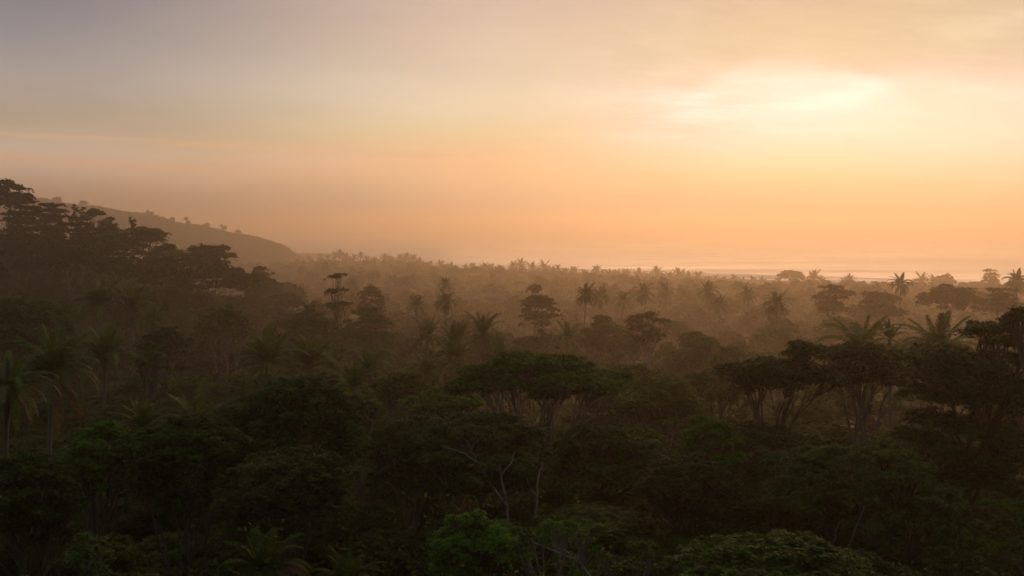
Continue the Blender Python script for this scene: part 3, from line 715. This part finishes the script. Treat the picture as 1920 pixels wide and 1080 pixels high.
ind = trees[:MAXT] + palms[:MAXP]; rest = trees[MAXT:] + palms[MAXP:]

LEAFM = ['olive', 'deep', 'dusk', 'olive']
MCACHE = {}
def crown_in(me, mk):
    if (me.name, mk) not in MCACHE:
        c = me.copy(); c.name = 'crown'; c.materials.clear(); c.materials.append(M[mk]); MCACHE[me.name, mk] = c
    return MCACHE[me.name, mk]
ADJ = {'umbrella': 'flat-topped', 'dome': 'rounded', 'layered': 'tiered', 'oval': 'tall oval', 'sparse': 'thin-leaved'}
labelled = {}
marks = [l for l in LAND if l[4]]
for q, c in enumerate(ind):
    x, y, gz, h = c['x'], c['y'], c['gz'], c['h']
    haze = 'dark' if y < 65 else 'dim' if y < 200 else 'hazy' if y < 450 else 'faint misty'
    best = min(marks, key=lambda l: ((l[0] - c['px']) / 1.0) ** 2 + ((l[1] - c['py'] - 10) * 1.4) ** 2 + (60 * math.log(l[3] / y)) ** 2)
    dx = c['px'] - best[0]
    rel = ('behind' if y > best[3] else 'in front of') if abs(dx) < best[2] * .5 else ('left of' if dx < 0 else 'right of')
    if c['palm']:
        root = link('palm_tree', None, loc=(x, y, gz), rot=(rng.normal() * .06, rng.normal() * .06, rng.uniform(0, 6.28))); s = rng.uniform(2.3, 3.8) / 4 / .9
        link('trunk', palm_trunk_mesh(q % 4), root, scale=(max(1, y / 260) * .9, max(1, y / 260) * .9, h - 3.0))
        st = ('normal', 'droop', 'shuttle', 'normal')[q % 4]
        link('crown', palm_crown_mesh(st, q % 3, 1 if y < 420 else 2), root, loc=(0, 0, h - 3.0), scale=(s,) * 3)
        cat, kindw = 'palm', {'normal': 'spreading palm', 'droop': 'drooping palm', 'shuttle': 'upright palm'}[st]
    else:
        tg, cg, tm, cm, R, T, H, kind = variant(c['cls'], c['k'])
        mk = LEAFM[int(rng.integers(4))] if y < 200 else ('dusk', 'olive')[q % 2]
        root = link('umbrella_tree' if kind == 'umbrella' else 'broadleaf_tree', None, loc=(x, y, gz), rot=(0, 0, rng.uniform(0, 6.28)), scale=(c['sR'], c['sR'], h / H))
        link('trunk', tm, root); link('crown', crown_in(cm, mk), root)
        cat, kindw = 'tree', ADJ[kind] + ' tree'
    base = f'{haze} {kindw} {rel} the {best[4]}'
    tag(root, None, cat, 'palms scattered through the misty forest' if c['palm'] else 'trees filling the forest canopy')
    labelled.setdefault(base, []).append((c['px'], y, root))
NUM = {2: 'two', 3: 'three', 4: 'four', 5: 'five', 6: 'six', 7: 'seven', 8: 'eight', 9: 'nine', 10: 'ten'}
for base, ls in labelled.items():
    ls.sort(key=lambda a: a[0])
    if len(ls) == 1: ls[0][2]['label'] = base
    else:
        if len(base.split()) > 11: base = base.replace(' the ', ' ', 1)
        pl = base.replace(' tree ', ' trees ', 1).replace(' palm ', ' palms ', 1)
        for k, (a, b, r) in enumerate(ls):
            w = ('leftmost' if k == 0 else 'rightmost' if k == len(ls) - 1 else 'middle' if len(ls) == 3 else ordinal(k) + ' from left')
            r['label'] = f'{w} of {NUM.get(len(ls), str(len(ls)))} {pl}'

# trees too many or too small to count: one mass
g = Geo()
def place(src, x, y, z, a, sx, sz):
    ca, sa = math.cos(a), math.sin(a)
    for V, Q in zip(src.V, src.Q):
        pass
    v = np.concatenate(src.V); q = np.concatenate([qq for qq in src.Q])
    p = np.stack([(v[:, 0] * ca - v[:, 1] * sa) * sx + x, (v[:, 0] * sa + v[:, 1] * ca) * sx + y, v[:, 2] * sz + z], 1)
    g.add(p, q)
for c in rest:
    if c['palm']: c['k'] = 6
    v_ = variant('farther', c['k'])
    place(v_[1], c['x'], c['y'], c['gz'], rng.uniform(0, 6), c['sR'], c['h'] / v_[6])
# far filler, low crowns between the counted trees
for y0 in np.arange(300, 1450, 14.):
    half = y0 * .5143 + 12; sp = 11 + y0 / 100
    for x0 in np.arange(-half, half, sp):
        x = x0 + rng.uniform(-.45, .45) * sp; y = y0 + rng.uniform(-5, 5)
        if (y > shore_y(x) - 45 and x > -334) or (x < -310 and y > 1240): continue
        px = CX + x / y * F; gz = float(ground_z(x, y)); h = rng.uniform(4, 7.5)
        top = HY + (EYE - gz - h) / y * F
        lim = treeline(px) + 6 if not hilly(x, y) else ridge(px) + 10
        if top < lim: h = EYE - gz - (lim - HY) * y / F
        if h < 2.5: continue
        n = 76; sz = .5 + y / 1300
        pos = np.stack([rng.normal(size=n) * 2.6 + x, rng.normal(size=n) * 2.6 + y, gz + h * (1 - abs(rng.normal(size=n)) * .28)], 1)
        leaves(g, pos, np.array([0, 0, .8]) + rng.normal(size=(n, 3)) * .6, sz, rng)
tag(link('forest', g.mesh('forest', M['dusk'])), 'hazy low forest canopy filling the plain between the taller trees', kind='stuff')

# undergrowth close by
g = Geo()
for y0 in np.concatenate([np.arange(22, 80, 2.5), np.arange(80, 480, 4.0)]):
    half = y0 * .5143 + 8; sp = 1.9 + y0 / 45
    for x0 in np.arange(-half, half, sp):
        x = x0 + rng.uniform(-.5, .5) * sp; y = y0 + rng.uniform(-1.5, 1.5); gz = float(ground_z(x, y))
        if y0 > 300 and not hilly(x, y): continue
        h = rng.uniform(2.2, 6.5) if y0 < 78 else rng.uniform(2, 7) if hilly(x, y) else rng.uniform(1.2, 5)
        if (HY + (EYE - gz - h) / y * F) < 600 and not hilly(x, y): h = 1.5
        n = int(max(260 - y0 * 1.1, 45)); s_ = .015 + y0 * .0022
        pos = np.stack([rng.normal(size=n) * (.6 + y0 * .004) + x, rng.normal(size=n) * (.6 + y0 * .004) + y, gz + h * rng.beta(2.2, 1.3, n)], 1)
        leaves(g, pos, np.array([0, 0, .7]) + rng.normal(size=(n, 3)) * .6, s_, rng)
tag(link('undergrowth', g.mesh('undergrowth', M['dusk'])), 'dark undergrowth covering the forest floor', kind='stuff')

# forest on the far headland
g = Geo()
for k in range(9500):
    x = -330 - 640 * rng.random() ** 1.15; y = rng.uniform(1270, 1530); gz = float(ground_z(x, y))
    if gz < SEA + .5: continue
    n = 22; h = 2 + 5.5 * (.5 + .5 * math.sin(x / 17. + 2 * math.sin(y / 23.)) * math.sin(y / 19. + x / 41.)) * rng.uniform(.5, 1.2)
    pos = np.stack([rng.normal(size=n) * 2.4 + x, rng.normal(size=n) * 2.4 + y, gz + h * rng.beta(2.5, 1.2, n)], 1)
    leaves(g, pos, np.array([0, 0, .8]) + rng.normal(size=(n, 3)) * .6, 1.35, rng)
tag(link('headland_forest', g.mesh('headland_forest', M['dusk'])), 'hazy forest covering the far headland', kind='stuff')
# single trees standing on the headland crest: column, top row, width, label
for i, (px, py, w, kind, lab) in enumerate([
    (107, 371, 16, 'dome', 'bump of a tree high on the far headland crest'), (157, 379, 18, 'dome', 'rounded tree on the crest of the far headland behind the spindly crest tree'),
    (277, 397, 7, 'dome', 'tiny ball of a tree, upper of two close together on the headland crest'), (284, 399, 7, 'dome', 'tiny ball of a tree, lower of two close together on the headland crest'),
    (323, 409, 9, 'dome', 'tiny rounded tree starting a short string of bushes on the headland crest'), (349, 410, 8, 'oval', 'tall lollipop-shaped tree on the headland crest'),
    (353, 416, 8, 'dome', 'small tree at the foot of the lollipop-shaped headland tree'), (388, 420, 12, 'dome', 'flat bush-like tree midway down the headland crest'),
    (415, 424, 5, 'oval', 'thin pole-like tree on the lower headland crest'), (421, 426, 10, 'oval', 'oval tree beside the thin pole-like tree on the headland crest'),
    (447, 434, 12, 'umbrella', 'open umbrella-shaped tree on the lower headland crest'), (470, 445, 10, 'umbrella', 'small flat tree near the low end of the headland crest')]):
    d = 1450.; x, y, zt = at(px, py - 3, d); gz = float(ground_z(x, y)) + 2; H = max(zt - gz, 5); R = w * .5 * d / F
    gz = zt - H
    tg, cg = broadleaf(kind, H, R, min(H * .55, R * 1.5), 600, 3000 + i, fork=.5, cover=1.5, leaf=.8, trunk_r=.3)
    root = link('broadleaf_tree', None, loc=(x, y, gz)); tag(root, lab, 'tree', 'trees along the far headland crest')
    link('trunk', tg.mesh('trunk', M['dark']), root); link('crown', cg.mesh('crown', M['dusk']), root)

for off, x0, x1, sd, wm in ((50, -300, 560, 1, 10), (105, -300, 560, 4, 9), (20, -250, 560, 7, 8)):
    o = link('surf', surf_line(off, x0, x1, sd, wm).mesh('surf', M['surf'], True)); tag(o, 'white breaking surf along the beach', kind='stuff')

# ------------------------------------------------------------------ haze: one closed box of even air
bot, top, hs = -12., 100., 8990.
g = Geo()
v = [(sx * hs, sy * hs, z) for z in (bot, top) for sx, sy in ((-1, -1), (1, -1), (1, 1), (-1, 1))]
g.add(v, [[3, 2, 1, 0], [4, 5, 6, 7], [0, 1, 5, 4], [1, 2, 6, 5], [2, 3, 7, 6], [3, 0, 4, 7]])
m, nt, out = new_mat('haze_air'); pv = nt.nodes.new('ShaderNodeVolumePrincipled')
pv.inputs['Color'].default_value = (1, .83, .63, 1); pv.inputs['Density'].default_value = DENSITY; pv.inputs['Anisotropy'].default_value = .74
nt.links.new(pv.outputs[0], out.inputs['Volume'])
try: m.cycles.homogeneous_volume = True
except Exception: pass
tag(link('haze', g.mesh('haze', m)), 'golden morning haze over the forest', kind='stuff')

# ------------------------------------------------------------------ sky
SUN_AZ, SUN_EL = math.atan((1545 - CX) / F), math.atan((HY - 195) / F)
w = bpy.data.worlds.new('World'); S.world = w; w.use_nodes = True
nt = w.node_tree; nt.nodes.clear(); N = nt.nodes; L = nt.links
class V:
    """tiny arithmetic on sockets"""
    def __init__(s, o): s.o = o
    @staticmethod
    def op(kind, *a):
        n = N.new('ShaderNodeMath'); n.operation = kind
        for i, x in enumerate(a):
            if isinstance(x, V): L.new(x.o, n.inputs[i])
            else: n.inputs[i].default_value = x
        return V(n.outputs[0])
    def __add__(s, b): return V.op('ADD', s, b)
    __radd__ = __add__
    def __sub__(s, b): return V.op('SUBTRACT', s, b)
    def __rsub__(s, b): return V.op('SUBTRACT', b, s)
    def __mul__(s, b): return V.op('MULTIPLY', s, b)
    __rmul__ = __mul__
    def __truediv__(s, b): return V.op('DIVIDE', s, b)
def sstep(a, b, x):
    n = N.new('ShaderNodeMapRange'); n.interpolation_type = 'SMOOTHSTEP'; n.inputs['From Min'].default_value = a; n.inputs['From Max'].default_value = b
    L.new(x.o, n.inputs['Value']); return V(n.outputs['Result'])
def gauss(x, c, s): 
    d = (x - c) * (1 / s); return V.op('POWER', 2.718, (d * d) * -1.0)
def noise(vec, scale, det, rough=.5):
    n = N.new('ShaderNodeTexNoise'); n.inputs['Scale'].default_value = scale; n.inputs['Detail'].default_value = det; n.inputs['Roughness'].default_value = rough
    L.new(vec, n.inputs['Vector']); return V(n.outputs['Fac'])
def comb(x, y, z):
    n = N.new('ShaderNodeCombineXYZ')
    for i, a in enumerate((x, y, z)):
        if isinstance(a, V): L.new(a.o, n.inputs[i])
        else: n.inputs[i].default_value = a
    return n.outputs[0]
def ramp(x, stops):
    n = N.new('ShaderNodeValToRGB'); n.color_ramp.interpolation = 'B_SPLINE'; e = n.color_ramp.elements
    while len(e) > 1: e.remove(e[0])
    for k, (p, c) in enumerate(stops):
        q = e[0] if k == 0 else e.new(p)
        q.position = p; q.color = (*c[:3], 1)
    L.new(x.o, n.inputs['Fac']); return n.outputs['Color']
def mixc(f, a, b, mode='MIX'):
    n = N.new('ShaderNodeMixRGB'); n.blend_type = mode
    if isinstance(f, V): L.new(f.o, n.inputs['Fac'])
    else: n.inputs['Fac'].default_value = f
    for i, c in ((1, a), (2, b)):
        if isinstance(c, tuple): n.inputs[i].default_value = (*c[:3], 1)
        else: L.new(c, n.inputs[i])
    return n.outputs[0]
tc = N.new('ShaderNodeTexCoord'); sp = N.new('ShaderNodeSeparateXYZ'); L.new(tc.outputs['Generated'], sp.inputs[0])
dx, dy, dz = (V(sp.outputs[i]) for i in range(3))
az = V.op('ARCTAN2', dx, dy); el = V.op('ARCSINE', dz)
EL = lambda py: math.atan((HY - py) / F)
AZ = lambda px: math.atan((px - CX) / F)
# slow drifting warp so that no band is straight
wv = noise(comb(az * 3.0, el * 9.0, .7), 1.6, 3)
ew = el + (wv - .5) * .03
fpos = ew * (1 / .5)
P_ = lambda py: min(max(EL(py) / .5, 0), 1)
SKY = {   # colours read from the sky at three bearings, low to high
 'a': [(425, (165, 132, 118)), (400, (180, 145, 125)), (350, (202, 162, 135)), (300, (227, 200, 177)), (250, (181, 161, 136)), (180, (188, 175, 167)), (100, (151, 145, 147)), (0, (134, 130, 139)), (-260, (95, 98, 118)), (-600, (70, 76, 100))],
 'b': [(425, (172, 148, 138)), (390, (194, 176, 158)), (350, (253, 205, 158)), (300, (253, 199, 158)), (250, (235, 213, 164)), (180, (241, 226, 202)), (100, (221, 200, 178)), (0, (222, 195, 179)), (-260, (140, 130, 135)), (-600, (85, 88, 108))],
 'c': [(425, (150, 106, 84)), (390, (203, 182, 151)), (350, (243, 214, 171)), (300, (234, 233, 206)), (250, (237, 228, 224)), (180, (235, 207, 202)), (100, (194, 188, 153)), (0, (211, 184, 168)), (-260, (165, 148, 140)), (-600, (90, 92, 110))],
}
lin = lambda c: srgb(*c)
ra, rb, rc = (ramp(fpos, [(P_(py), lin(c)) for py, c in SKY[k] if True]) for k in 'abc')
azw = az + (wv - .5) * .1
col = mixc(sstep(AZ(20), AZ(960), azw), ra, rb)
col = mixc(sstep(AZ(900), AZ(1560), azw), col, rc)
# bright hole in the veil before the sun, with a crisp upper rim
n2 = noise(comb(az * 4.0, el * 16.0, 2.3), 2.2, 5, .6)
n4 = noise(comb(az * 5.0 + el * 6.0, el * 42.0, 7.7), 1.4, 5, .55)
dr = az - AZ(1478)
rim = EL(116) - dr * dr * 3.1 + (n2 - .5) * .03
hole = sstep(-.004, .014, rim - el) * gauss(el, EL(182), .032) * gauss(az, AZ(1500), .12)
patch = gauss(el + (n4 - .5) * .012, EL(222), .017) * gauss(az, AZ(1590), .075)
wing = gauss(el + (n2 - .5) * .03, EL(215), .030) * gauss(az, AZ(1330), .095) * sstep(.42, .68, n4)
east = sstep(-.012, .02, EL(160) - el + (n2 - .5) * .02) * gauss(el, EL(218), .040) * sstep(AZ(1600), AZ(1740), az)
crest = gauss(el + (n4 - .5) * .02 - (az - AZ(1880)) * .16, EL(78), .012) * sstep(AZ(1700), AZ(1900), az)
col = mixc(hole * (.2 + n4 * 1.15) + wing * .75, col, (1.0, .92, .84))
col = mixc(east * .5 + crest * .35, col, (1.0, .87, .68))
col = mixc(patch * .5, col, (1.0, .95, .82))
streak = gauss(el - (az - AZ(1565)) * .22 + (n4 - .5) * .006, EL(200), .010) * gauss(az, AZ(1575), .055)
col = mixc(streak * .75, col, (1.05, 1.02, .98))
# thin lit cirrus lines over the left and faint veils everywhere
n3 = noise(comb(az * 5.0, el * 60.0, 5.1), 1.5, 4)
s1 = gauss(el + (az - AZ(0)) * .0145 + (n3 - .5) * .006, EL(272), .0034) * sstep(AZ(820), AZ(250), az) * sstep(.3, .6, n3)
s2 = gauss(el + (az - AZ(0)) * .034 + (n3 - .5) * .008, EL(309), .0045) * sstep(AZ(640), AZ(200), az)
col = mixc(s1 * .42, col, lin((252, 190, 135)))
col = mixc(s2 * .3, col, lin((250, 178, 128)))
s3 = gauss(el + (n3 - .5) * .006, EL(290), .0035) * gauss(az, AZ(780), .05)
col = mixc(s3 * .25, col, lin((222, 165, 125)))
veil = noise(comb(az * 2.6, el * 14.0, 9.2), 2.0, 6, .58)
n6 = noise(comb(az * 6.0 + wv * .8, el * 30.0 + az * 5.0, 3.3), 1.6, 7, .62)
cloudy = gauss(el, EL(120), .085) * sstep(AZ(900), AZ(1350), az)
vv = (veil - .5) * .2 + 1.0 + (n6 - .5) * .42 * cloudy
col = mixc(1.0, col, comb(vv, vv, vv), 'MULTIPLY')
# away from the dawn the sky is still dusky
ca = V.op('COSINE', az - .12)
back = ramp(fpos, [(0, (.07, .065, .075)), (.4, (.09, .09, .12)), (1, (.13, .15, .20))])
col = mixc(sstep(.80, -.1, ca), col, back)
hi = sstep(.35, .9, el)
col = mixc(hi, col, (.28, .30, .33))
sky = N.new('ShaderNodeTexSky'); sky.sky_type = 'NISHITA'; sky.sun_disc = False; sky.sun_elevation = SUN_EL; sky.sun_rotation = SUN_AZ
sky.air_density = 1.4; sky.dust_density = 3
bg1 = N.new('ShaderNodeBackground'); L.new(sky.outputs[0], bg1.inputs['Color']); bg1.inputs['Strength'].default_value = .05
bg2 = N.new('ShaderNodeBackground'); L.new(col, bg2.inputs['Color']); bg2.inputs['Strength'].default_value = 1.0
mx = N.new('ShaderNodeMixShader'); mx.inputs['Fac'].default_value = .9; L.new(bg1.outputs[0], mx.inputs[1]); L.new(bg2.outputs[0], mx.inputs[2])
wo = N.new('ShaderNodeOutputWorld'); L.new(mx.outputs[0], wo.inputs['Surface'])
w.cycles.sampling_method = 'MANUAL'; w.cycles.sample_map_resolution = 1024

sun = bpy.data.lights.new('sun', 'SUN'); sun.energy = 1.5; sun.angle = math.radians(42); sun.color = (1, .54, .25)
so = bpy.data.objects.new('sun', sun); COL.objects.link(so)
from mathutils import Vector
sd = Vector((math.sin(SUN_AZ) * math.cos(SUN_EL), math.cos(SUN_AZ) * math.cos(SUN_EL), math.sin(SUN_EL)))
so.rotation_euler = (-sd).to_track_quat('-Z', 'Y').to_euler(); so.location = (0, 0, 200)

# ------------------------------------------------------------------ camera and render settings
cd = bpy.data.cameras.new('camera'); cam = bpy.data.objects.new('camera', cd); COL.objects.link(cam)
cd.lens = 35; cd.sensor_width = 36; cd.shift_y = -(540 - HY) / 1920; cd.clip_end = 30000; cd.clip_start = .5
cam.location = (0, 0, EYE); cam.rotation_euler = (PI / 2, 0, 0); S.camera = cam
S.view_settings.view_transform = 'Standard'; S.view_settings.look = 'None'; S.view_settings.exposure = 0; S.view_settings.gamma = 1
c = S.cycles; c.max_bounces = 6; c.diffuse_bounces = 2; c.glossy_bounces = 2; c.transmission_bounces = 2; c.volume_bounces = 2; c.transparent_max_bounces = 8
c.use_denoising = True
print('things', len([o for o in COL.objects if 'category' in o]), 'trees', len(trees), 'palms', len(palms), 'ind', len(ind), 'rest', len(rest))
